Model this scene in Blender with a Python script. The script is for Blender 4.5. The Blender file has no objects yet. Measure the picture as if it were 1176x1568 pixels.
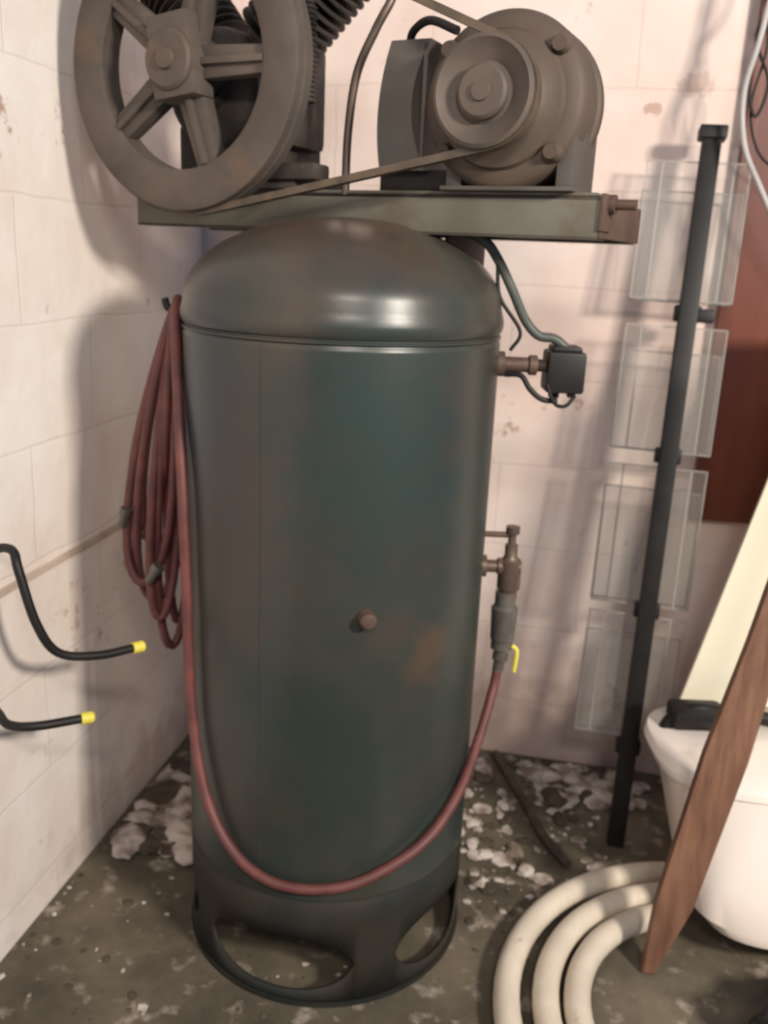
import bpy, bmesh, math, random
from mathutils import Vector, Matrix, Quaternion, noise
random.seed(7)
S=bpy.context.scene
V=Vector
pi=math.pi

# ------------------------------------------------------------ materials
def newmat(name):
    m=bpy.data.materials.new(name); m.use_nodes=True
    nt=m.node_tree; b=nt.nodes['Principled BSDF']
    return m,nt,b
def spot(nt,out,centre,rad,col,coord='Object',soft=.5,nscale=18,amount=1.0,sc=(1,1,1)):
    """stain of colour col around a point of the surface, edge broken up by noise"""
    N=nt.nodes; L=nt.links
    tc=N.new('ShaderNodeTexCoord')
    sub=N.new('ShaderNodeVectorMath'); sub.operation='SUBTRACT'; sub.inputs[1].default_value=centre
    L.new(tc.outputs[coord],sub.inputs[0])
    mu=N.new('ShaderNodeVectorMath'); mu.operation='MULTIPLY'; mu.inputs[1].default_value=sc; L.new(sub.outputs[0],mu.inputs[0])
    ln=N.new('ShaderNodeVectorMath'); ln.operation='LENGTH'; L.new(mu.outputs[0],ln.inputs[0])
    nz=N.new('ShaderNodeTexNoise'); nz.inputs['Scale'].default_value=nscale; nz.inputs['Detail'].default_value=6
    L.new(tc.outputs[coord],nz.inputs['Vector'])
    dv=N.new('ShaderNodeMath'); dv.operation='DIVIDE'; dv.inputs[1].default_value=rad; L.new(ln.outputs['Value'],dv.inputs[0])
    ad=N.new('ShaderNodeMath'); ad.operation='MULTIPLY_ADD'; ad.inputs[1].default_value=2.4; L.new(nz.outputs['Fac'],ad.inputs[0]); L.new(dv.outputs[0],ad.inputs[2])
    mr=N.new('ShaderNodeMapRange'); mr.inputs['From Min'].default_value=2.2+soft*.5; mr.inputs['From Max'].default_value=2.2-soft*.5
    mr.inputs['To Min'].default_value=0; mr.inputs['To Max'].default_value=amount
    L.new(ad.outputs[0],mr.inputs['Value'])
    mx=N.new('ShaderNodeMixRGB'); mx.inputs['Color2'].default_value=(*col,1)
    L.new(mr.outputs[0],mx.inputs['Fac']); L.new(out,mx.inputs['Color1'])
    return mx.outputs[0]
def mat(name,c1,c2=None,rough=.5,metal=0.,scale=8.,detail=6.,bump=0.,bscale=40.,lo=.35,hi=.65,c3=None,s3=3.,lo3=.55,hi3=.7,spec=.5,coat=0.,coord='Object',spots=(),stretch=None):
    m,nt,b=newmat(name); N=nt.nodes; L=nt.links
    tc=N.new('ShaderNodeTexCoord'); src=tc.outputs[coord]
    if stretch:
        mp=N.new('ShaderNodeMapping'); mp.inputs['Scale'].default_value=stretch; L.new(src,mp.inputs['Vector']); src=mp.outputs[0]
    b.inputs['Roughness'].default_value=rough; b.inputs['Metallic'].default_value=metal
    b.inputs['Specular IOR Level'].default_value=spec
    b.inputs['Coat Weight'].default_value=coat
    if c2 is None: c2=tuple(x*.8 for x in c1)
    n=N.new('ShaderNodeTexNoise'); n.inputs['Scale'].default_value=scale; n.inputs['Detail'].default_value=detail
    L.new(src,n.inputs['Vector'])
    r=N.new('ShaderNodeValToRGB'); r.color_ramp.elements[0].position=lo; r.color_ramp.elements[1].position=hi
    r.color_ramp.elements[0].color=(*c1,1); r.color_ramp.elements[1].color=(*c2,1)
    L.new(n.outputs['Fac'],r.inputs['Fac']); out=r.outputs['Color']
    if c3:
        n3=N.new('ShaderNodeTexNoise'); n3.inputs['Scale'].default_value=s3; n3.inputs['Detail'].default_value=8; n3.inputs['Roughness'].default_value=.65
        L.new(tc.outputs[coord],n3.inputs['Vector'])
        r3=N.new('ShaderNodeValToRGB'); r3.color_ramp.elements[0].position=lo3; r3.color_ramp.elements[1].position=hi3
        L.new(n3.outputs['Fac'],r3.inputs['Fac'])
        mx=N.new('ShaderNodeMixRGB'); mx.inputs['Color2'].default_value=(*c3,1)
        L.new(r3.outputs['Color'],mx.inputs['Fac']); L.new(out,mx.inputs['Color1']); out=mx.outputs['Color']
    for sp in spots: out=spot(nt,out,**sp)
    L.new(out,b.inputs['Base Color'])
    if bump>0:
        nb=N.new('ShaderNodeTexNoise'); nb.inputs['Scale'].default_value=bscale; nb.inputs['Detail'].default_value=4
        L.new(src,nb.inputs['Vector'])
        bp=N.new('ShaderNodeBump'); bp.inputs['Strength'].default_value=bump; bp.inputs['Distance'].default_value=.01
        L.new(nb.outputs['Fac'],bp.inputs['Height']); L.new(bp.outputs['Normal'],b.inputs['Normal'])
    return m

M_tank=mat('tank_paint',(.024,.034,.032),(.038,.045,.038),rough=.33,metal=0,scale=5,detail=10,bump=.02,bscale=40,c3=(.046,.040,.033),s3=5.5,lo3=.42,hi3=.70,spec=.42,
  spots=(dict(centre=(-.02,.02,1.29),rad=.22,col=(.085,.058,.042),soft=1.2,nscale=9,amount=.9),
         dict(centre=(.157,-.197,.62),rad=.036,col=(.10,.06,.04),soft=.8,amount=.55,sc=(1,1,.7)),
         dict(centre=(.10,-.23,.67),rad=.03,col=(.07,.045,.035),soft=.9,amount=.4),
         dict(centre=(-.14,-.21,.82),rad=.07,col=(.07,.043,.034),soft=1,amount=.5,sc=(1,1,.4)),
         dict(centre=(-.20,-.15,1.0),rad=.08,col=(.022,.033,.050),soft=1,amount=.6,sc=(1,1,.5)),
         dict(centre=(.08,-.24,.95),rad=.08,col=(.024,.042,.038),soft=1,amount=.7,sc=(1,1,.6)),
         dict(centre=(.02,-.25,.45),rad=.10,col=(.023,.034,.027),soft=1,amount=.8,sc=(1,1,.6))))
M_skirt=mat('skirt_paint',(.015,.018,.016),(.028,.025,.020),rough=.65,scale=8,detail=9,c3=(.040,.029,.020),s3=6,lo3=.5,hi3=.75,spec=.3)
M_rust=mat('rusty_iron',(.085,.05,.038),(.12,.075,.055),rough=.6,metal=.2,bump=.2)
M_iron=mat('cast_iron',(.112,.088,.073),(.075,.062,.053),rough=.65,metal=.1,scale=14,detail=9,bump=.08,c3=(.125,.085,.06),s3=9,spec=.35)
M_pump=mat('pump_iron',(.075,.06,.05),(.04,.034,.029),rough=.65,metal=.1,scale=14,bump=.2,bscale=60,spec=.35)
M_motor=mat('motor_paint',(.080,.062,.049),(.102,.075,.056),rough=.62,metal=.1,scale=10,detail=9,bump=.06,spec=.35)
M_grey=mat('grey_panel',(.095,.086,.076),(.08,.066,.055),rough=.6,metal=.1,scale=10)
M_beam=mat('beam_paint',(.145,.138,.108),(.105,.095,.074),rough=.55,metal=.1,scale=9,bump=.05,c3=(.10,.07,.048),s3=7)
M_belt=mat('belt_rubber',(.06,.045,.032),(.12,.085,.055),rough=.6,scale=30)
M_black=mat('black_metal',(.010,.009,.009),(.016,.014,.013),rough=.5,scale=20,spec=.3)
M_hose=mat('red_rubber',(.16,.048,.042),(.10,.031,.028),rough=.55,scale=25)
M_brass=mat('aged_brass',(.16,.11,.08),(.10,.07,.055),rough=.45,metal=.4,scale=30)
M_galv=mat('galvanised',(.20,.18,.16),(.13,.11,.10),rough=.4,metal=.5,scale=25)
M_copper=mat('copper_tube',(.14,.10,.08),(.10,.075,.06),rough=.4,metal=.5)
M_wiregrey=mat('conduit',(.10,.11,.09),(.07,.08,.07),rough=.5)
M_yellow=mat('yellow_cap',(.80,.70,.10),(.7,.6,.08),rough=.5)
M_plank=mat('plank_wood',(.22,.11,.065),(.12,.055,.032),rough=.6,scale=9,detail=8,bump=.15,bscale=20,stretch=(6,6,.7))
M_board=mat('mahogany_board',(.16,.036,.016),(.11,.024,.011),rough=.4,scale=5,stretch=(5,5,.6))
M_cream=mat('cream_laminate',(.86,.81,.62),(.82,.76,.58),rough=.35,scale=3)
M_pipe=mat('cream_pipe',(.72,.64,.52),(.60,.52,.42),rough=.35,scale=12,c3=(.25,.2,.15),s3=18,lo3=.62,hi3=.75)
M_white=mat('white_plastic',(.86,.77,.69),(.80,.71,.63),rough=.16,scale=4,c3=(.45,.36,.3),s3=5,lo3=.6,hi3=.85)
M_wirew=mat('white_cable',(.5,.47,.45),rough=.5)
M_bag=mat('black_bag',(.012,.012,.012),(.02,.02,.02),rough=.35,bump=.6,bscale=14)
M_plaster=mat('plaster_rubble_mat',(.60,.53,.47),(.19,.145,.11),rough=.9,scale=22,lo=.40,hi=.62)
M_dirt=mat('dark_rubble',(.10,.073,.05),(.055,.04,.028),rough=.95,scale=30)

def wallmat(name,tint,zoff,uaxis,spots=()):
    m,nt,b=newmat(name); N=nt.nodes; L=nt.links
    tc=N.new('ShaderNodeTexCoord')
    n=N.new('ShaderNodeTexNoise'); n.inputs['Scale'].default_value=2.6; n.inputs['Detail'].default_value=7; n.inputs['Roughness'].default_value=.6
    L.new(tc.outputs['Object'],n.inputs['Vector'])
    r=N.new('ShaderNodeValToRGB'); r.color_ramp.elements[0].position=.38; r.color_ramp.elements[1].position=.68
    r.color_ramp.elements[0].color=(*tint,1); r.color_ramp.elements[1].color=(tint[0]*.88,tint[1]*.79,tint[2]*.75,1)
    L.new(n.outputs['Fac'],r.inputs['Fac'])
    n2=N.new('ShaderNodeTexNoise'); n2.inputs['Scale'].default_value=26; n2.inputs['Detail'].default_value=6; n2.inputs['Roughness'].default_value=.7
    L.new(tc.outputs['Object'],n2.inputs['Vector'])
    n3=N.new('ShaderNodeTexNoise'); n3.inputs['Scale'].default_value=3.1
    L.new(tc.outputs['Object'],n3.inputs['Vector'])
    mul=N.new('ShaderNodeMath'); mul.operation='MULTIPLY'; L.new(n2.outputs['Fac'],mul.inputs[0]); L.new(n3.outputs['Fac'],mul.inputs[1])
    r2=N.new('ShaderNodeValToRGB'); r2.color_ramp.elements[0].position=.36; r2.color_ramp.elements[1].position=.43
    L.new(mul.outputs[0],r2.inputs['Fac'])
    mx=N.new('ShaderNodeMixRGB'); mx.inputs['Color2'].default_value=(.45,.30,.23,1)
    L.new(r2.outputs['Color'],mx.inputs['Fac']); L.new(r.outputs['Color'],mx.inputs['Color1'])
    col=mx.outputs[0]
    for sp in spots: col=spot(nt,col,**sp)
    mp=N.new('ShaderNodeMapping'); mp.inputs['Location'].default_value=(0.1,zoff,0)
    sep=N.new('ShaderNodeSeparateXYZ'); cmb=N.new('ShaderNodeCombineXYZ')
    L.new(tc.outputs['Object'],sep.inputs[0]); L.new(sep.outputs[uaxis],cmb.inputs[0]); L.new(sep.outputs[2],cmb.inputs[1])
    wn=N.new('ShaderNodeTexNoise'); wn.inputs['Scale'].default_value=5; L.new(tc.outputs['Object'],wn.inputs['Vector'])
    va=N.new('ShaderNodeVectorMath'); va.operation='MULTIPLY_ADD'; va.inputs[1].default_value=(.02,.02,.0)
    L.new(wn.outputs['Color'],va.inputs[0]); L.new(cmb.outputs[0],va.inputs[2])
    L.new(va.outputs[0],mp.inputs['Vector'])
    br=N.new('ShaderNodeTexBrick'); br.inputs['Scale'].default_value=1; br.inputs['Brick Width'].default_value=.42; br.inputs['Row Height'].default_value=.2
    br.inputs['Mortar Size'].default_value=.004; br.inputs['Mortar Smooth'].default_value=1
    br.inputs['Color1'].default_value=(1,1,1,1); br.inputs['Color2'].default_value=(1,1,1,1); br.inputs['Mortar'].default_value=(.3,.15,.1,1)
    L.new(mp.outputs[0],br.inputs['Vector'])
    mj=N.new('ShaderNodeMixRGB'); mj.blend_type='MULTIPLY'; mj.inputs['Fac'].default_value=.10
    L.new(col,mj.inputs['Color1']); L.new(br.outputs['Color'],mj.inputs['Color2'])
    L.new(mj.outputs[0],b.inputs['Base Color'])
    b.inputs['Roughness'].default_value=.85; b.inputs['Specular IOR Level'].default_value=.2
    nb=N.new('ShaderNodeTexNoise'); nb.inputs['Scale'].default_value=12; nb.inputs['Detail'].default_value=6
    L.new(tc.outputs['Object'],nb.inputs['Vector'])
    ad=N.new('ShaderNodeMath'); ad.operation='MULTIPLY_ADD'; ad.inputs[1].default_value=2.5; L.new(nb.outputs['Fac'],ad.inputs[0]); L.new(br.outputs['Color'],ad.inputs[2])
    bp=N.new('ShaderNodeBump'); bp.inputs['Strength'].default_value=.2; bp.inputs['Distance'].default_value=.008
    L.new(ad.outputs[0],bp.inputs['Height']); L.new(bp.outputs['Normal'],b.inputs['Normal'])
    return m
M_wl=wallmat('painted_block_left',(.86,.81,.75),.12,1,spots=(dict(centre=(0,-.35,.02),rad=.10,col=(.35,.26,.2),soft=1,nscale=14,amount=.5,sc=(0,.3,1)),))
chip=(.42,.25,.17)
M_wb=wallmat('painted_block_back',(.86,.735,.67),.04,0,spots=(
    dict(centre=(1.06,0,1.56),rad=.022,col=chip,soft=.5,nscale=60,amount=.35,sc=(.7,0,1)),
    dict(centre=(.98,0,1.515),rad=.013,col=chip,soft=.3,nscale=60,amount=.6,sc=(.7,0,1)),
    dict(centre=(.93,0,.04),rad=.15,col=(.45,.32,.26),soft=.9,nscale=16,amount=.65,sc=(.3,0,1))))

def floormat():
    m,nt,b=newmat('dirty_concrete'); N=nt.nodes; L=nt.links
    tc=N.new('ShaderNodeTexCoord')
    n=N.new('ShaderNodeTexNoise'); n.inputs['Scale'].default_value=5; n.inputs['Detail'].default_value=10; n.inputs['Roughness'].default_value=.65
    L.new(tc.outputs['Object'],n.inputs['Vector'])
    r=N.new('ShaderNodeValToRGB'); e=r.color_ramp.elements
    e[0].position=.3; e[0].color=(.05,.038,.026,1); e[1].position=.72; e[1].color=(.18,.145,.10,1)
    k=e.new(.5); k.color=(.10,.083,.055,1)
    L.new(n.outputs['Fac'],r.inputs['Fac'])
    n2=N.new('ShaderNodeTexNoise'); n2.inputs['Scale'].default_value=17; n2.inputs['Detail'].default_value=6; n2.inputs['Roughness'].default_value=.55
    L.new(tc.outputs['Object'],n2.inputs['Vector'])
    r2=N.new('ShaderNodeValToRGB'); r2.color_ramp.elements[0].position=.57; r2.color_ramp.elements[1].position=.72
    L.new(n2.outputs['Fac'],r2.inputs['Fac'])
    mx=N.new('ShaderNodeMixRGB'); mx.inputs['Color2'].default_value=(.38,.32,.26,1)
    L.new(r2.outputs['Color'],mx.inputs['Fac']); L.new(r.outputs['Color'],mx.inputs['Color1'])
    L.new(mx.outputs[0],b.inputs['Base Color']); b.inputs['Roughness'].default_value=.8
    bp=N.new('ShaderNodeBump'); bp.inputs['Strength'].default_value=.4; bp.inputs['Distance'].default_value=.01
    L.new(n.outputs['Fac'],bp.inputs['Height']); L.new(bp.outputs['Normal'],b.inputs['Normal'])
    return m
M_floor=floormat()

def acrylic(name,fac,col=(.85,.88,.86)):
    m,nt,b=newmat(name)
    b.inputs['Base Color'].default_value=(*col,1); b.inputs['Roughness'].default_value=.3
    b.inputs['Alpha'].default_value=fac
    return m
M_acr=acrylic('clear_acrylic',.11,(.42,.40,.36)); M_acre=acrylic('clear_acrylic_edge',.42,(.48,.44,.40))

# ------------------------------------------------------------ mesh helpers
def link(o): S.collection.objects.link(o); return o
def obj(name,bm,mat,parent=None,smooth=True,M=None):
    if M is not None: bmesh.ops.transform(bm,matrix=M,verts=bm.verts)
    bmesh.ops.recalc_face_normals(bm,faces=bm.faces)
    me=bpy.data.meshes.new(name); bm.to_mesh(me); bm.free()
    mats=mat if isinstance(mat,(list,tuple)) else [mat]
    for m in mats: me.materials.append(m)
    if smooth:
        for p in me.polygons: p.use_smooth=True
        try: me.set_sharp_from_angle(angle=math.radians(38))
        except Exception: pass
    o=link(bpy.data.objects.new(name,me))
    if parent: o.parent=parent
    return o
def empty(name,loc=(0,0,0)):
    o=link(bpy.data.objects.new(name,None)); o.empty_display_size=.05; return o
def frame(o,x,y,z):
    m=Matrix.Identity(4)
    for i,a in enumerate((x,y,z)):
        for j in range(3): m[j][i]=a[j]
    for j in range(3): m[j][3]=o[j]
    return m
def addbox(bm,lo,hi,bev=0.,M=None,mi=0):
    r=bmesh.ops.create_cube(bm,size=1)
    vs=r['verts']
    for v in vs:
        v.co=V([lo[i]+(v.co[i]+.5)*(hi[i]-lo[i]) for i in range(3)])
    if bev>0:
        es=list({e for v in vs for e in v.link_edges})
        rr=bmesh.ops.bevel(bm,geom=es,offset=bev,segments=2,affect='EDGES',profile=.6)
        vs=list({v for f in rr['faces'] for v in f.verts}|{v for v in vs if v.is_valid})
    if M is not None:
        for v in vs: v.co=M@v.co
    if mi:
        for f in {f for v in vs for f in v.link_faces}: f.material_index=mi
    return vs
def addlathe(bm,prof,seg=48,M=None,closed=False):
    rings=[]; out=[]
    for r,h in prof:
        if r<1e-6:
            v=bm.verts.new((0,0,h)); rings.append([v]); out.append(v)
        else:
            ring=[bm.verts.new((r*math.cos(2*pi*i/seg),r*math.sin(2*pi*i/seg),h)) for i in range(seg)]
            rings.append(ring); out+=ring
    pairs=list(zip(rings,rings[1:]))
    if closed: pairs.append((rings[-1],rings[0]))
    for a,b in pairs:
        for i in range(seg):
            j=(i+1)%seg
            if len(a)==1 and len(b)==1: continue
            if len(a)==1: bm.faces.new((a[0],b[i],b[j]))
            elif len(b)==1: bm.faces.new((a[i],a[j],b[0]))
            else: bm.faces.new((a[i],a[j],b[j],b[i]))
    if M is not None:
        for v in out: v.co=M@v.co
    return out
def catmull(pts,n=8,closed=False):
    pts=[V(p) for p in pts]; out=[]; N=len(pts)
    rng=range(N if closed else N-1)
    for i in rng:
        if closed: p0,p1,p2,p3=pts[i-1],pts[i],pts[(i+1)%N],pts[(i+2)%N]
        else:
            p1,p2=pts[i],pts[i+1]
            p0=pts[i-1] if i>0 else p1*2-p2
            p3=pts[i+2] if i+2<N else p2*2-p1
        for k in range(n):
            t=k/n
            out.append(.5*((2*p1)+(p2-p0)*t+(2*p0-5*p1+4*p2-p3)*t*t+(3*p1-p0-3*p2+p3)*t**3))
    if not closed: out.append(pts[-1])
    return out
def addtube(bm,path,r,seg=10,closed=False,section=None,up=None):
    path=[V(p) for p in path]; N=len(path)
    rings=[]; prev=None
    for i in range(N):
        if closed: t=(path[(i+1)%N]-path[i-1]).normalized()
        else: t=(path[min(i+1,N-1)]-path[max(i-1,0)]).normalized()
        if up is not None: a=(V(up)-t*V(up).dot(t)).normalized()
        elif prev is None:
            a=V((0,0,1)) if abs(t.z)<.9 else V((1,0,0))
            a=(a-t*a.dot(t)).normalized()
        else: a=(prev-t*prev.dot(t)).normalized()
        prev=a; b=t.cross(a)
        rr=r[i] if isinstance(r,(list,tuple)) else r
        if section: ring=[bm.verts.new(path[i]+a*x+b*y) for x,y in section]
        else: ring=[bm.verts.new(path[i]+(a*math.cos(2*pi*k/seg)+b*math.sin(2*pi*k/seg))*rr) for k in range(seg)]
        rings.append(ring)
    n=len(rings[0])
    for i in range(N if closed else N-1):
        A=rings[i];B=rings[(i+1)%N]
        for k in range(n): bm.faces.new((A[k],A[(k+1)%n],B[(k+1)%n],B[k]))
    if not closed:
        bm.faces.new(rings[0]); bm.faces.new(rings[-1])
def tube(name,pts,r,mat,parent=None,n=8,seg=10,closed=False,raw=False):
    bm=bmesh.new(); addtube(bm,pts if raw else catmull(pts,n,closed),r,seg,closed)
    return obj(name,bm,mat,parent)
def zframe(p,d):
    d=V(d).normalized(); a=V((0,0,1)) if abs(d.z)<.9 else V((1,0,0))
    x=a.cross(d).normalized(); y=d.cross(x)
    return frame(p,x,y,d)

# ------------------------------------------------------------ room
c11,s11=math.cos(math.radians(11)),math.sin(math.radians(11))
corner=V((-.373,.729,0))
wx=V((c11,-s11,0)); wy=V((s11,c11,0)); Z=V((0,0,1))
MW=frame(corner,wx,wy,Z)
bm=bmesh.new(); addbox(bm,(-.12,-4.2,-.02),(0,.12,2.7)); obj('wall_left',bm,M_wl,smooth=False).matrix_world=MW
bm=bmesh.new(); addbox(bm,(0,0,-.02),(3.0,.12,2.7)); obj('wall_back',bm,M_wb,smooth=False).matrix_world=MW
bm=bmesh.new(); addbox(bm,(-.12,-4.2,-.1),(3.0,.12,0)); obj('floor',bm,M_floor,smooth=False).matrix_world=MW
bm=bmesh.new(); addbox(bm,(0,-3.5,.646),(.004,-.25,.660),.0015); obj('trim_1',bm,mat('stained_joint',(.38,.26,.18),(.62,.52,.43),rough=.9,scale=9),smooth=False).matrix_world=MW

# ------------------------------------------------------------ compressor
AC=empty('air_compressor')
R=.25
bm=bmesh.new()
prof=[(0,.075)]
for i in range(1,13):
    a=i/12*pi/2; prof.append((R*math.sin(a)*.985,.20-.125*math.cos(a)))
prof+=[(R,.205),(R,.212)]
prof+=[(R,.23+.0835*i) for i in range(11)]
prof+=[(R,1.076),(R,1.080),(R-.003,1.084),(R-.003,1.092),(R+.001,1.096),(R+.0035,1.104),(R+.0035,1.112),(R+.001,1.122),(R-.001,1.13)]
for i in range(1,17):
    a=i/16*pi/2; prof.append(((R-.001)*math.cos(a) if i<16 else 0,1.13+.127*math.sin(a)))
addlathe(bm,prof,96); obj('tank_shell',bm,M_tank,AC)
bm=bmesh.new()
addtube(bm,[V(((R-.001)*math.cos(2*pi*i/96),(R-.001)*math.sin(2*pi*i/96),1.088)) for i in range(96)],.0025,6,True)
az=math.radians(-113)
addtube(bm,[V(((R-.0015)*math.cos(az),(R-.0015)*math.sin(az),.21+.87*i/20)) for i in range(21)],.002,6)
obj('weld_seams',bm,M_tank,AC)
bm=bmesh.new(); Rs=.247; n=240; cols=[]
cuts=[(-137,-76),(-58,-6),(20,75),(95,150),(160,208)]
def cut(a):
    for lo,hi in cuts:
        for k in (-360,0,360):
            if lo<=a+k<=hi: return ((a+k-lo)/(hi-lo))*2-1
    return None
for i in range(n):
    a=-180+360*i/n; u=cut(a); A=math.radians(a)
    if u is None: zb=zt=.08
    else:
        hh=.053*math.sqrt(max(0,1-abs(u)**2.4)); zb=.08-hh; zt=.08+hh
    cols.append((u,[bm.verts.new((Rs*math.cos(A),Rs*math.sin(A),z)) for z in (0,zb,zt,.16,.235)]))
for i in range(n):
    u1,a=cols[i]; u2,b=cols[(i+1)%n]
    bm.faces.new((a[0],b[0],b[1],a[1])); bm.faces.new((a[2],b[2],b[3],a[3])); bm.faces.new((a[3],b[3],b[4],a[4]))
bmesh.ops.remove_doubles(bm,verts=bm.verts,dist=1e-5)
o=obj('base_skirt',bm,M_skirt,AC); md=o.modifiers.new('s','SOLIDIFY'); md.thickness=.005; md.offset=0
bm=bmesh.new(); addlathe(bm,[(Rs-.004,0),(Rs+.006,0),(Rs+.006,.008),(Rs-.004,.008)],96,closed=True); obj('base_ring',bm,M_skirt,AC)
bm=bmesh.new(); Mp=zframe((.059,-.243,.697),(.23,-.97,0))
addlathe(bm,[(0,-.005),(.013,-.005),(.013,.008),(.0125,.010),(.0125,.02),(.009,.024),(0,.025)],20,Mp); obj('front_plug',bm,M_rust,AC)

aT=math.radians(26); ex=V((math.cos(aT),-math.sin(aT),0)); ey=V((math.sin(aT),math.cos(aT),0))
MT=frame(V((0,0,0)),ex,ey,Z)
def L2(s,t,z): return MT@V((s,t,z))
bm=bmesh.new()
for t0 in (0,.20):
    addbox(bm,(-.415,t0,1.236),(.392,t0+.006,1.292),.0015)
    addbox(bm,(-.415,t0,1.286),(.392,t0+.05,1.292),.0015)
    addbox(bm,(-.415,t0,1.236),(.392,t0+.04,1.241),.0015)
addbox(bm,(-.39,.0,1.2925),(.386,.25,1.297),.001)
obj('platform_channels',bm,M_beam,AC,M=MT)
bm=bmesh.new()
addbox(bm,(.392,-.004,1.247),(.400,.040,1.296),.002); addbox(bm,(.392,.0,1.238),(.396,.25,1.29),.001)
addlathe(bm,[(0,0),(.013,0),(.013,.01),(.007,.01),(.007,.038),(0,.039)],12,zframe((.398,.02,1.283),(1,0,0)))
obj('adjuster_bolt',bm,M_rust,AC,M=MT)
bm=bmesh.new()
for s0 in (-.17,.15): addbox(bm,(s0,.04,1.19),(s0+.006,.2,1.24),.001)
obj('saddle_brackets',bm,M_rust,AC,M=MT)

WC=(-.238,1.467); WR=.212
bm=bmesh.new()
Mw=frame(V((WC[0],-.10,WC[1])),V((1,0,0)),V((0,0,1)),V((0,1,0)))
addlathe(bm,[(.150,.0),(.154,-.003),(.204,-.003),(.210,0),(.2105,.013),(.204,.017),(.2105,.021),(.2105,.038),(.205,.040),(.156,.040),(.150,.037)],96,Mw,closed=True)
addlathe(bm,[(.016,-.03),(.038,-.03),(.042,-.026),(.044,.055),(.016,.055)],32,Mw,closed=True)
addlathe(bm,[(0,-.036),(.014,-.036),(.016,-.03),(.016,.05),(0,.05)],20,Mw)
for k in range(5):
    th=math.radians(-72+72*k)
    Ms=Mw@Matrix.Rotation(th,4,'Z')
    vs=addbox(bm,(.035,-.021,.005),(.155,.021,.034),.005)
    for v in vs:
        f=(v.co.x-.035)/.12; v.co.y*=1.15-.3*f+.35*max(0,f-.8)
        v.co=Ms@v.co
    vs=addbox(bm,(.035,-.005,-.004),(.15,.005,.008),.002)
    for v in vs: v.co=Ms@v.co
addbox(bm,(-.038,-.052,-.022),(.038,.064,.03),.006,Mw@Matrix.Rotation(.12,4,'Z'))
obj('flywheel',bm,M_iron,AC,M=MT)

PC=(.2467,1.412)
bm=bmesh.new(); Mp=frame(V((PC[0],-.097,PC[1])),V((1,0,0)),V((0,0,1)),V((0,1,0)))
addlathe(bm,[(0,-.006),(.012,-.006),(.013,-.002),(.030,-.002),(.034,.002),(.034,.012),(.038,.014),(.055,.008),(.064,.0),(.069,.003),(.069,.008),(.055,.020),(.069,.032),(.069,.038),(.04,.040),(.03,.05),(0,.05)],64,Mp)
obj('motor_pulley',bm,M_iron,AC,M=MT)

def beltpath(r1,r2,t):
    c1=V((WC[0],WC[1])); c2=V((PC[0],PC[1])); d=c2-c1; ph=math.atan2(d.y,d.x); be=math.acos((r1-r2)/d.length)
    P=[]
    n=40
    for i in range(n+1):
        a=ph+be+(2*pi-2*be)*i/n; P.append((c1.x+r1*math.cos(a),t,c1.y+r1*math.sin(a)))
    A=[]
    for i in range(15):
        a=ph-be+2*be*i/14; A.append((c2.x+r2*math.cos(a),t,c2.y+r2*math.sin(a)))
    def seg(p,q): return [tuple(V(p).lerp(V(q),k/8)) for k in range(1,8)]
    return P+seg(P[-1],A[0])+A+seg(A[-1],P[0])
bm=bmesh.new()
addtube(bm,beltpath(.2115,.066,-.078),.0,closed=True,up=(0,1,0),section=[(-.0085,-.005),(.0085,-.005),(.0085,.005),(-.0085,.005)])
obj('drive_belt',bm,M_belt,AC,M=MT)

bm=bmesh.new(); Mm=frame(V((PC[0],-.022,PC[1])),V((1,0,0)),V((0,0,1)),V((0,1,0)))
addlathe(bm,[(0,-.035),(.03,-.035),(.034,-.03),(.036,-.020),(.062,-.018),(.068,-.012),(.086,-.008),(.090,.000),(.106,.002),(.113,.009),(.1165,.018),(.1165,.045),(.112,.048),(.112,.080),(.1165,.083),(.1165,.10),(.105,.115),(.06,.13),(0,.135)],72,Mm)
for a in (40,140,220,320):
    A=math.radians(a); p=Mm@V((.102*math.cos(A),.102*math.sin(A),-.007))
    addlathe(bm,[(0,-.004),(.010,-.004),(.011,0),(.013,.005),(.015,.03),(0,.03)],14,frame(p,V((1,0,0)),V((0,0,1)),V((0,1,0))))
obj('motor_body',bm,M_motor,AC,M=MT)
bm=bmesh.new()
addbox(bm,(PC[0]-.085,-.02,1.297),(PC[0]+.108,.11,1.303),.002)
for s0 in (-.08,.082):
    addbox(bm,(PC[0]+s0,-.01,1.30),(PC[0]+s0+.024,.10,1.385),.003)
obj('motor_foot',bm,M_grey,AC,M=MT)
bm=bmesh.new()
nA=14
inn=[]
for t in (.0,.13):
    ring=[]
    for i in range(nA+1):
        z=1.325+.175*i/nA; u=(i/nA)*2-1
        ring.append(bm.verts.new((.128-.026*(1-u*u),t,z)))
    for i in range(nA,-1,-1):
        z=1.325+.175*i/nA; u=(i/nA)*2-1
        ring.append(bm.verts.new((.060-.012*(1-u*u)+.006*u,t,z)))
    inn.append(ring)
a,b=inn
for i in range(len(a)):
    j=(i+1)%len(a); bm.faces.new((a[i],a[j],b[j],b[i]))
bm.faces.new(a); bm.faces.new(b)
addbox(bm,(.118,.0,1.33),(.124,.004,1.495),.001)
obj('motor_junction_box',bm,M_grey,AC,M=MT)
bm=bmesh.new()
addbox(bm,(.045,.02,1.297),(.16,.12,1.328),.003)
obj('junction_box_bracket',bm,M_black,AC,M=MT)

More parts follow.
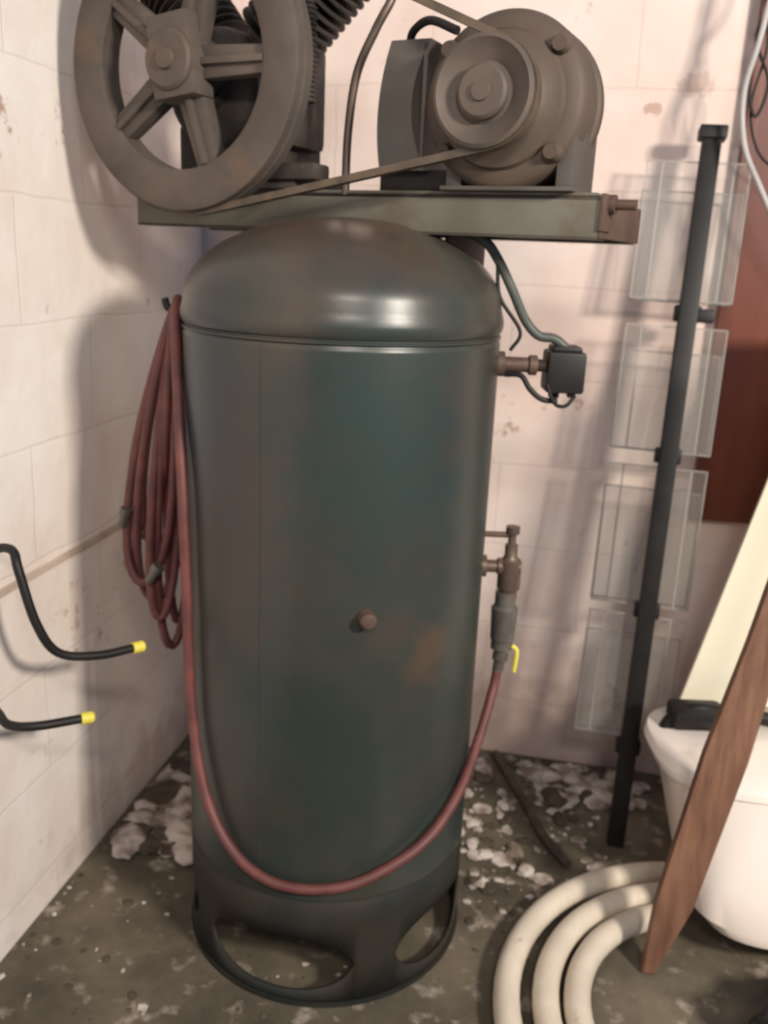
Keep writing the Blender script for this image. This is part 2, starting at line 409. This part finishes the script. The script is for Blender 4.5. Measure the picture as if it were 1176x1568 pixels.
bm=bmesh.new(); Mc=frame(V((WC[0],-.03,WC[1]-.02)),V((1,0,0)),V((0,0,1)),V((0,1,0)))
addlathe(bm,[(0,-.012),(.035,-.012),(.04,0),(.075,.004),(.085,.012),(.09,.03),(.09,.15),(.08,.165),(0,.17)],40,Mc)
addbox(bm,(WC[0]-.12,-.01,1.297),(WC[0]+.15,.15,1.315),.004)
addbox(bm,(WC[0]-.085,.0,1.31),(WC[0]+.110,.14,1.40),.012)
addbox(bm,(WC[0]+.06,.0,1.36),(WC[0]+.135,.11,1.52),.014)
addbox(bm,(WC[0]+.10,-.02,1.31),(WC[0]+.19,.03,1.335),.006)
obj('pump_crankcase',bm,M_pump,AC,M=MT)
bm=bmesh.new()
for sgn,tt,an in ((1,.04,48),(-1,.10,40)):
    d=V((math.sin(math.radians(an))*sgn,0,math.cos(math.radians(an))))
    base=V((WC[0]+.045*sgn,tt,WC[1]+.02))
    pr=[(0,0),(.042,0)]
    z=.045
    for k in range(11):
        pr+=[(.042,z),(.066,z+.002),(.066,z+.005),(.042,z+.007)]; z+=.0145
    pr+=[(.042,z+.0),(.06,z+.002),(.06,z+.03),(.052,z+.036),(0,z+.036)]
    addlathe(bm,pr,28,zframe(base,d))
obj('pump_cylinders',bm,M_pump,AC,M=MT)
bm=bmesh.new()
pr=[(.012,0)]
for k in range(20): pr+=[(.010,k*.007),(.014,k*.007+.0025),(.014,k*.007+.004),(.010,k*.007+.006)]
pr.append((0,.145)); addlathe(bm,[(0,0)]+pr,14,frame(V((-.070,-.008,1.42)),V((1,0,0)),V((0,1,0)),V((0,0,1))))
obj('finned_intercooler',bm,M_pump,AC,M=MT)
tube('discharge_tube',[L2(-.04,.05,1.62),L2(.0,.045,1.625),L2(.04,.03,1.60),L2(.055,.02,1.565),L2(.035,.01,1.52),L2(.008,.005,1.46),L2(-.004,.005,1.38),L2(-.006,.005,1.29)],.0065,M_copper,AC)
tube('motor_lead',[L2(.085,.02,1.49),L2(.095,.01,1.512),L2(.13,-.01,1.52),L2(.18,-.03,1.50)],.006,M_black,AC)

bm=bmesh.new()
addlathe(bm,[(0,-.01),(.02,-.01),(.02,.012),(.012,.014),(.012,.05),(.016,.052),(.016,.064),(.010,.066),(.010,.09),(0,.09)],18,zframe((.247,-.01,1.045),(1,0,0)))
obj('switch_nipple',bm,M_rust,AC)
bm=bmesh.new(); addbox(bm,(.325,-.04,1.005),(.385,.025,1.07),.006); addbox(bm,(.332,-.035,1.068),(.378,.02,1.078),.004); addbox(bm,(.335,-.02,.995),(.35,.0,1.01),.002)
addbox(bm,(.362,-.03,.998),(.374,-.015,1.01),.002)
obj('pressure_switch',bm,M_black,AC)
tube('switch_conduit',[(.355,-.01,1.075),(.335,-.01,1.088),(.31,-.01,1.092),(.287,-.01,1.115),(.262,-.02,1.16),(.235,-.03,1.205),(.21,-.04,1.232),(.17,-.01,1.25)],.0075,M_wiregrey,AC)
tube('switch_wire',[(.235,-.03,1.20),(.24,-.05,1.15),(.275,-.05,1.10),(.262,-.05,1.07)],.003,M_black,AC)
tube('unloader_tube',[(.26,-.02,1.03),(.285,-.03,1.03),(.30,-.035,1.01),(.32,-.035,.995),(.345,-.03,.992)],.0045,M_black,AC)
tube('switch_lead',[(.375,-.02,1.0),(.36,-.03,.985),(.34,-.04,.99),(.325,-.04,1.02)],.003,M_black,AC)

bm=bmesh.new()
addlathe(bm,[(0,-.01),(.019,-.01),(.019,.012),(.011,.014),(.011,.03),(.015,.032),(.015,.07),(0,.07)],18,zframe((.245,0,.70),(1,0,0)))
Mv=zframe((.298,0,.69),(0,0,1))
addlathe(bm,[(0,-.045),(.016,-.045),(.016,-.03),(.02,-.028),(.02,.02),(.016,.022),(.011,.03),(.011,.05),(.007,.052),(.007,.068),(.012,.07),(.012,.082),(0,.084)],20,Mv)
obj('tank_valve',bm,M_brass,AC)
bm=bmesh.new()
addlathe(bm,[(0,0),(.012,0),(.012,.012),(.019,.014),(.019,.03),(.021,.032),(.023,.09),(.018,.095),(.018,.12),(0,.12)],22,zframe((.295,0,.535),(0,0,1)))
addlathe(bm,[(0,0),(.010,0),(.010,.02),(.014,.022),(.014,.034),(0,.034)],14,zframe((.292,0,.505),(0.1,0,1)))
obj('regulator',bm,M_galv,AC)
bm=bmesh.new(); addtube(bm,catmull([(.312,-.01,.558),(.321,-.012,.548),(.319,-.012,.51)],6),.004,8); obj('drain_lever',bm,M_yellow,AC)
bm=bmesh.new(); addlathe(bm,[(0,0),(.005,0),(.005,.05),(0,.05)],10,zframe((.25,.0,.757),(1,0,0))); obj('stub_rod',bm,M_rust,AC)
tube('hose_peg',[(-.245,.045,1.10),(-.27,.05,1.10),(-.292,.056,1.104),(-.298,.058,1.12)],.006,M_black,AC)

# ------------------------------------------------------------ air hose
HO=empty('air_hose')
run=[(.292,0,.51),(.285,-.01,.47),(.262,-.06,.41),(.224,-.142,.348),(.165,-.212,.297),(.078,-.252,.256),(.004,-.263,.241),(-.075,-.252,.243),(-.140,-.223,.275),(-.190,-.185,.35),(-.219,-.148,.486),(-.226,-.138,.69),(-.235,-.118,.894),(-.258,-.04,1.07),(-.268,.02,1.12),(-.275,.06,1.10)]
tube('hose_run',run,.0085,M_hose,HO,n=10,seg=12)
bm=bmesh.new()
loops=[(-.335,.00,.64,.058,-.02),(-.32,.03,.60,.050,.02),(-.290,.02,.515,.030,.03),(-.35,.05,.71,.05,-.04),(-.325,.07,.68,.045,.0),(-.300,-.02,.585,.03,.01),(-.285,.05,.55,.02,.02)]
for cx,cy,zb,hw,tl in loops:
    P=[]
    zt=1.115
    for i in range(36):
        a=2*pi*i/36; zz=(zt+zb)/2+(zt-zb)/2*math.cos(a); f=(zt-zz)/(zt-zb)
        x=-.275+(cx+.275)*f**.7+hw*math.sin(a)*(.25+.75*f); y=.06+(cy-.06)*f+tl*math.sin(a)
        P.append(V((x,y,zz)))
    addtube(bm,P,.0078,10,True)
obj('hose_coil',bm,M_hose,HO)
bm=bmesh.new()
addlathe(bm,[(0,0),(.008,0),(.008,.02),(.011,.021),(.011,.034),(0,.034)],12,zframe((-.372,.02,.735),(.3,0,1)))
addlathe(bm,[(0,0),(.008,0),(.008,.02),(.011,.021),(.011,.034),(0,.034)],12,zframe((-.315,-.03,.655),(.5,0,.8)))
obj('hose_fittings',bm,M_galv,HO)

# ------------------------------------------------------------ wall hooks with yellow tips
def hook(name,pts):
    E=empty(name)
    tube('rod',pts,.0072,M_black,E,n=8)
    p=V(pts[-1]); d=(V(pts[-1])-V(pts[-2])).normalized()
    bm=bmesh.new(); addlathe(bm,[(0,-.004),(.0095,-.004),(.0095,.014),(.007,.017),(0,.017)],16,zframe(p,d)); obj('tip_cap',bm,M_yellow,E)
    return E
hook('wall_hook',[(-.545,-.118,.71),(-.515,-.145,.742),(-.482,-.169,.748),(-.467,-.187,.722),(-.445,-.19,.64),(-.42,-.174,.585),(-.371,-.138,.566),(-.323,-.097,.563)])
hook('wall_hook',[(-.55,-.145,.478),(-.515,-.19,.484),(-.484,-.224,.484),(-.442,-.224,.484),(-.383,-.184,.478)])

# ------------------------------------------------------------ brochure stand
BS=empty('brochure_display_stand')
P0=V((.61,.22,0)); P1=V((.68,.42,1.449)); u=(P1-P0).normalized()
w=V((c11,-s11,0)); w=(w-u*w.dot(u)).normalized(); nn=w.cross(u)*-1
if nn.y<0: nn=-nn
MB=frame(P0,w,nn,u)
LEN=(P1-P0).length
bm=bmesh.new()
addbox(bm,(-.018,-.013,.0),(.018,.013,LEN),.004)
addbox(bm,(-.026,-.02,LEN-.005),(.026,.02,LEN+.02),.004)
for z in (1.13,.845,.52,.22):
    addbox(bm,(-.026,.0,z-.016),(.026,.023,z+.016),.004)
addbox(bm,(.015,-.01,1.115),(.05,.022,1.14),.004)
obj('pole',bm,M_black,BS,M=MB)
bm=bmesh.new()
for z0,z1 in ((1.155,1.425),(.85,1.105),(.525,.82),(.235,.505)):
    x0,x1=-.115,.085; y0,y1=.024,.058
    tk=.002
    addbox(bm,(x0,y0,z0),(x1,y0+tk,z1))
    addbox(bm,(x0,y1-tk,z0),(x1,y1,z1-.05))
    addbox(bm,(x0,y0+tk,z0),(x0+tk,y1-tk,z1-.03)); addbox(bm,(x1-tk,y0+tk,z0),(x1,y1-tk,z1-.03))
    addbox(bm,(x0,y0+tk,z0),(x1,y1-tk,z0+tk))
    e=.003
    for (a,b) in (((x0,y0-.001,z0),(x0+e,y0+.003,z1)),((x1-e,y0-.001,z0),(x1,y0+.003,z1)),((x0,y0-.001,z1-e),(x1,y0+.003,z1)),((x0,y0-.001,z0),(x1,y0+.003,z0+e)),
                  ((x0,y1,z0),(x0+e,y1+.003,z1-.05)),((x1-e,y1,z0),(x1,y1+.003,z1-.05)),((x0,y1,z1-.053),(x1,y1+.003,z1-.05)),((x0,y1,z0),(x1,y1+.003,z0+e)),
                  ((x0+.03,y0-.001,z0),(x0+.034,y0+.002,z1)),((x1-.034,y0-.001,z0),(x1-.03,y0+.002,z1))):
        addbox(bm,a,b,mi=1)
obj('leaflet_holders',bm,[M_acr,M_acre],BS,smooth=False,M=MB)

# ------------------------------------------------------------ mahogany board on back wall
bm=bmesh.new()
xl=(MW.inverted()@V((.768,.51,0))).x
addbox(bm,(xl,-.03,.666),(xl+.75,-.001,2.2),.003)
addbox(bm,(xl,-.034,.666),(xl+.02,-.03,2.2),.001)
o=obj('wooden_wall_panel',bm,M_board,smooth=False); o.matrix_world=MW
CB=empty('hanging_cables')
tube('white_cable',[(.745,.36,1.80),(.725,.36,1.62),(.705,.35,1.52),(.715,.34,1.43),(.745,.32,1.36),(.79,.30,1.28),(.85,.27,1.2)],.0055,M_wirew,CB)
tube('black_cable',[(.755,.37,1.8),(.732,.37,1.62),(.715,.36,1.54),(.735,.36,1.48),(.75,.36,1.54),(.72,.37,1.62),(.76,.38,1.7),(.77,.38,1.8)],.003,M_black,CB)
tube('thin_cable',[(.75,.37,1.8),(.726,.37,1.7),(.742,.37,1.6),(.728,.37,1.5),(.75,.36,1.42),(.80,.35,1.38)],.0025,M_black,CB)

# ------------------------------------------------------------ leaning plank
def prism(name,quad,thick,mat,par=None,bev=.002):
    bm=bmesh.new(); t=V(thick)
    a=[bm.verts.new(V(p)) for p in quad]; b=[bm.verts.new(V(p)+t) for p in quad]
    n=len(a)
    bm.faces.new(a); bm.faces.new(b[::-1])
    for i in range(n): bm.faces.new((a[i],b[i],b[(i+1)%n],a[(i+1)%n]))
    bmesh.ops.bevel(bm,geom=list(bm.edges),offset=bev,segments=1,affect='EDGES')
    return obj(name,bm,mat,par,smooth=False)
def pl(z,off):
    f=z/.747; c=V((.583+.150*f,-.15+.05*f,z)); return c+V((.985,-.03,-.17)).normalized()*off
prism('wooden_plank',[pl(.002,-.014),pl(.004,.010),pl(.14,.034),pl(.42,.038),pl(.62,.028),pl(1.15,.026),pl(1.15,-.026),pl(.62,-.028),pl(.42,-.036),pl(.14,-.03)],(.0,.016,-.002),M_plank)

CRB=empty('cream_board')
prism('panel',[(.694,.20,.352),(1.10,.20,.352),(1.15,.20,1.15),(.875,.20,1.15),(.801,.20,.827)],(.004,.014,0),M_cream,CRB)
bm=bmesh.new()
addlathe(bm,[(0,-.006),(.006,-.006),(.006,.012),(.015,.013),(.015,.024),(0,.025)],5,zframe((.842,.20,.44),(0,-1,0)))
addlathe(bm,[(0,-.006),(.011,-.006),(.011,.006),(0,.006)],12,zframe((.842,.20,.44),(0,-1,0)))
obj('clamp_knob',bm,M_black,CRB)

# white moulded container
WT=empty('white_plastic_container')
bm=bmesh.new()
prof=[(0,.0),(.55,.0),(.74,.008),(.83,.03),(.88,.09),(.93,.17),(.975,.225),(1.0,.24),(1.04,.243),(1.055,.255),(1.03,.268),(.9,.275),(.5,.281),(0,.283)]
vs=addlathe(bm,prof,72)
for v in vs:
    r=math.hypot(v.co.x,v.co.y)
    if r>1e-6:
        c,s=v.co.x/r,v.co.y/r; k=(abs(c)**3+abs(s)**3)**(-1/3)
        v.co.x=c*r*k*.262; v.co.y=s*r*k*.155
    v.co.y+=.55*v.co.z
Mt=Matrix.Translation(V((.885,-.055,.066)))
obj('container_body',bm,M_white,WT,M=Mt)
bm=bmesh.new()
addlathe(bm,[(0,-.004),(.016,-.004),(.02,.002),(.02,.006),(0,.006)],24,zframe(Mt@V((-.04,-.058,.17)),(-.1,-1,.3)))
obj('drain_hole',bm,M_black,WT)
tube('strap',[(.645,.13,.325),(.665,.13,.36),(.705,.13,.378),(.75,.13,.374),(.80,.13,.37),(.86,.13,.362)],.014,M_black,WT)
bm=bmesh.new()
addbox(bm,(.655,.10,.345),(.76,.165,.385),.012)
obj('strap_buckle',bm,M_black,WT)

bm=bmesh.new(); bmesh.ops.create_icosphere(bm,subdivisions=4,radius=1)
for v in bm.verts:
    d=noise.noise(v.co*2.2)*.25+noise.noise(v.co*6)*.08
    v.co*=1+d; v.co=V((v.co.x*.17,v.co.y*.075,max(0,v.co.z*.085+.08)))
obj('black_bin_bag',bm,M_bag,M=Matrix.Translation(V((.87,-.335,.001))))

# ------------------------------------------------------------ coil of cream pipe
bm=bmesh.new()
for rr,z,cx,cy,a0 in ((.385,.024,.70,-.285,93),(.325,.024,.705,-.285,94),(.268,.024,.70,-.285,97)):
    P=[V((cx+rr*math.cos(math.radians(a)),cy+rr*math.sin(math.radians(a)),z)) for a in range(a0,a0+175,5)]
    addtube(bm,P,.0225,18)
obj('pipe_coil',bm,M_pipe)
tube('wooden_stick',[(.385,.55,.012),(.43,.35,.012),(.455,.22,.011),(.49,.13,.011)],.010,M_dirt,n=4)

# ------------------------------------------------------------ rubble
def blocked(x,y,s):
    if .24<math.hypot(x-.70,y+.285)<.42+s: return True
    if math.hypot(x-.61,y-.22)<.04+s: return True
    if x>.6 and y<.3: return True
    for a,b in (((.385,.55),(.43,.35)),((.43,.35),(.455,.22)),((.455,.22),(.49,.13))):
        A=V(a);B=V(b);P=V((x,y)); t=max(0,min(1,(P-A).dot(B-A)/(B-A).length_squared))
        if (P-A.lerp(B,t)).length<.014+s*1.2: return True
    if abs(math.hypot(x,y)-.247)<.014+s*1.3: return True
    if math.hypot(x,y)<.26: return s>.008
    return False
def rubble(name,areas,mats):
    bm=bmesh.new()
    for (x0,y0,x1,y1,n,mi,smin,smax) in areas:
        for k in range(n):
            x=random.uniform(x0,x1); y=random.uniform(y0,y1)
            s=smin+(smax-smin)*random.random()**2.0
            if y>.645-.194*x-s*1.3: y=.645-.194*x-s*1.3
            if x<-.505+.194*y+s*1.3: x=-.505+.194*y+s*1.3
            if blocked(x,y,s): continue
            r=bmesh.ops.create_icosphere(bm,subdivisions=2 if s>.014 else 1,radius=s)
            sc=V((random.uniform(.6,1.3),random.uniform(.6,1.3),random.uniform(.15,.4))); off=V((random.random()*9,random.random()*9,0))
            for v in r['verts']:
                c=v.co*(1+.5*noise.noise(v.co/s*1.3+off))
                v.co=V((c.x*sc.x,c.y*sc.y,c.z*sc.z))+V((x,y,s*sc.z*.8))
            m=random.choice(mi)
            for f in {f for v in r['verts'] for f in v.link_faces}: f.material_index=m
    return obj(name,bm,mats,smooth=False)
rubble('plaster_rubble',[(.27,.05,.60,.58,280,(0,0,1),.003,.022),(.40,.36,.70,.54,120,(0,0,1),.008,.040),(-.47,.12,-.27,.45,150,(0,0,0,1),.006,.042),(.27,-.2,.45,.12,70,(0,1),.003,.013),
   (-.56,-.35,-.28,.12,50,(0,1),.002,.010),(-.4,-.5,.35,-.26,50,(0,1),.002,.008),(.38,.50,.50,.56,40,(0,1),.006,.02),(-.22,-.22,.22,.1,50,(0,1),.002,.008)],[M_plaster,M_dirt])

# ------------------------------------------------------------ camera
th=math.radians(16); rl=math.radians(2.56)
R0=V((1,0,0)); F=V((0,math.cos(th),-math.sin(th))); D0=V((0,-math.sin(th),-math.cos(th)))
Rt=math.cos(rl)*R0-math.sin(rl)*D0; Dn=math.cos(rl)*D0+math.sin(rl)*R0
cam=bpy.data.cameras.new('camera'); co=link(bpy.data.objects.new('camera',cam))
co.matrix_world=frame(V((.0784,-1.453,1.204)),Rt,-Dn,-F)
cam.sensor_fit='VERTICAL'; cam.sensor_height=24; cam.lens=24*1400/1600; cam.clip_start=.05
cam.dof.use_dof=True; cam.dof.focus_distance=.85; cam.dof.aperture_fstop=3.6   # the phone missed focus
S.camera=co

# ------------------------------------------------------------ light
def area(name,loc,tgt,sx,sy,en,col):
    l=bpy.data.lights.new(name,'AREA'); l.shape='RECTANGLE'; l.size=sx; l.size_y=sy; l.energy=en; l.color=col
    o=link(bpy.data.objects.new(name,l)); o.location=loc
    o.rotation_euler=(V(tgt)-V(loc)).to_track_quat('-Z','Y').to_euler(); return o
area('window_light',(1.75,-2.1,2.0),(0,.2,.9),.35,.25,92,(1,.91,.80))
area('doorway_light',(.30,-2.2,2.1),(0,.2,.9),.5,.15,22,(1,.90,.80))
W=bpy.data.worlds.new('world'); S.world=W; W.use_nodes=True
W.node_tree.nodes['Background'].inputs[0].default_value=(.32,.58,1,1); W.node_tree.nodes['Background'].inputs[1].default_value=.30
S.view_settings.view_transform='Standard'
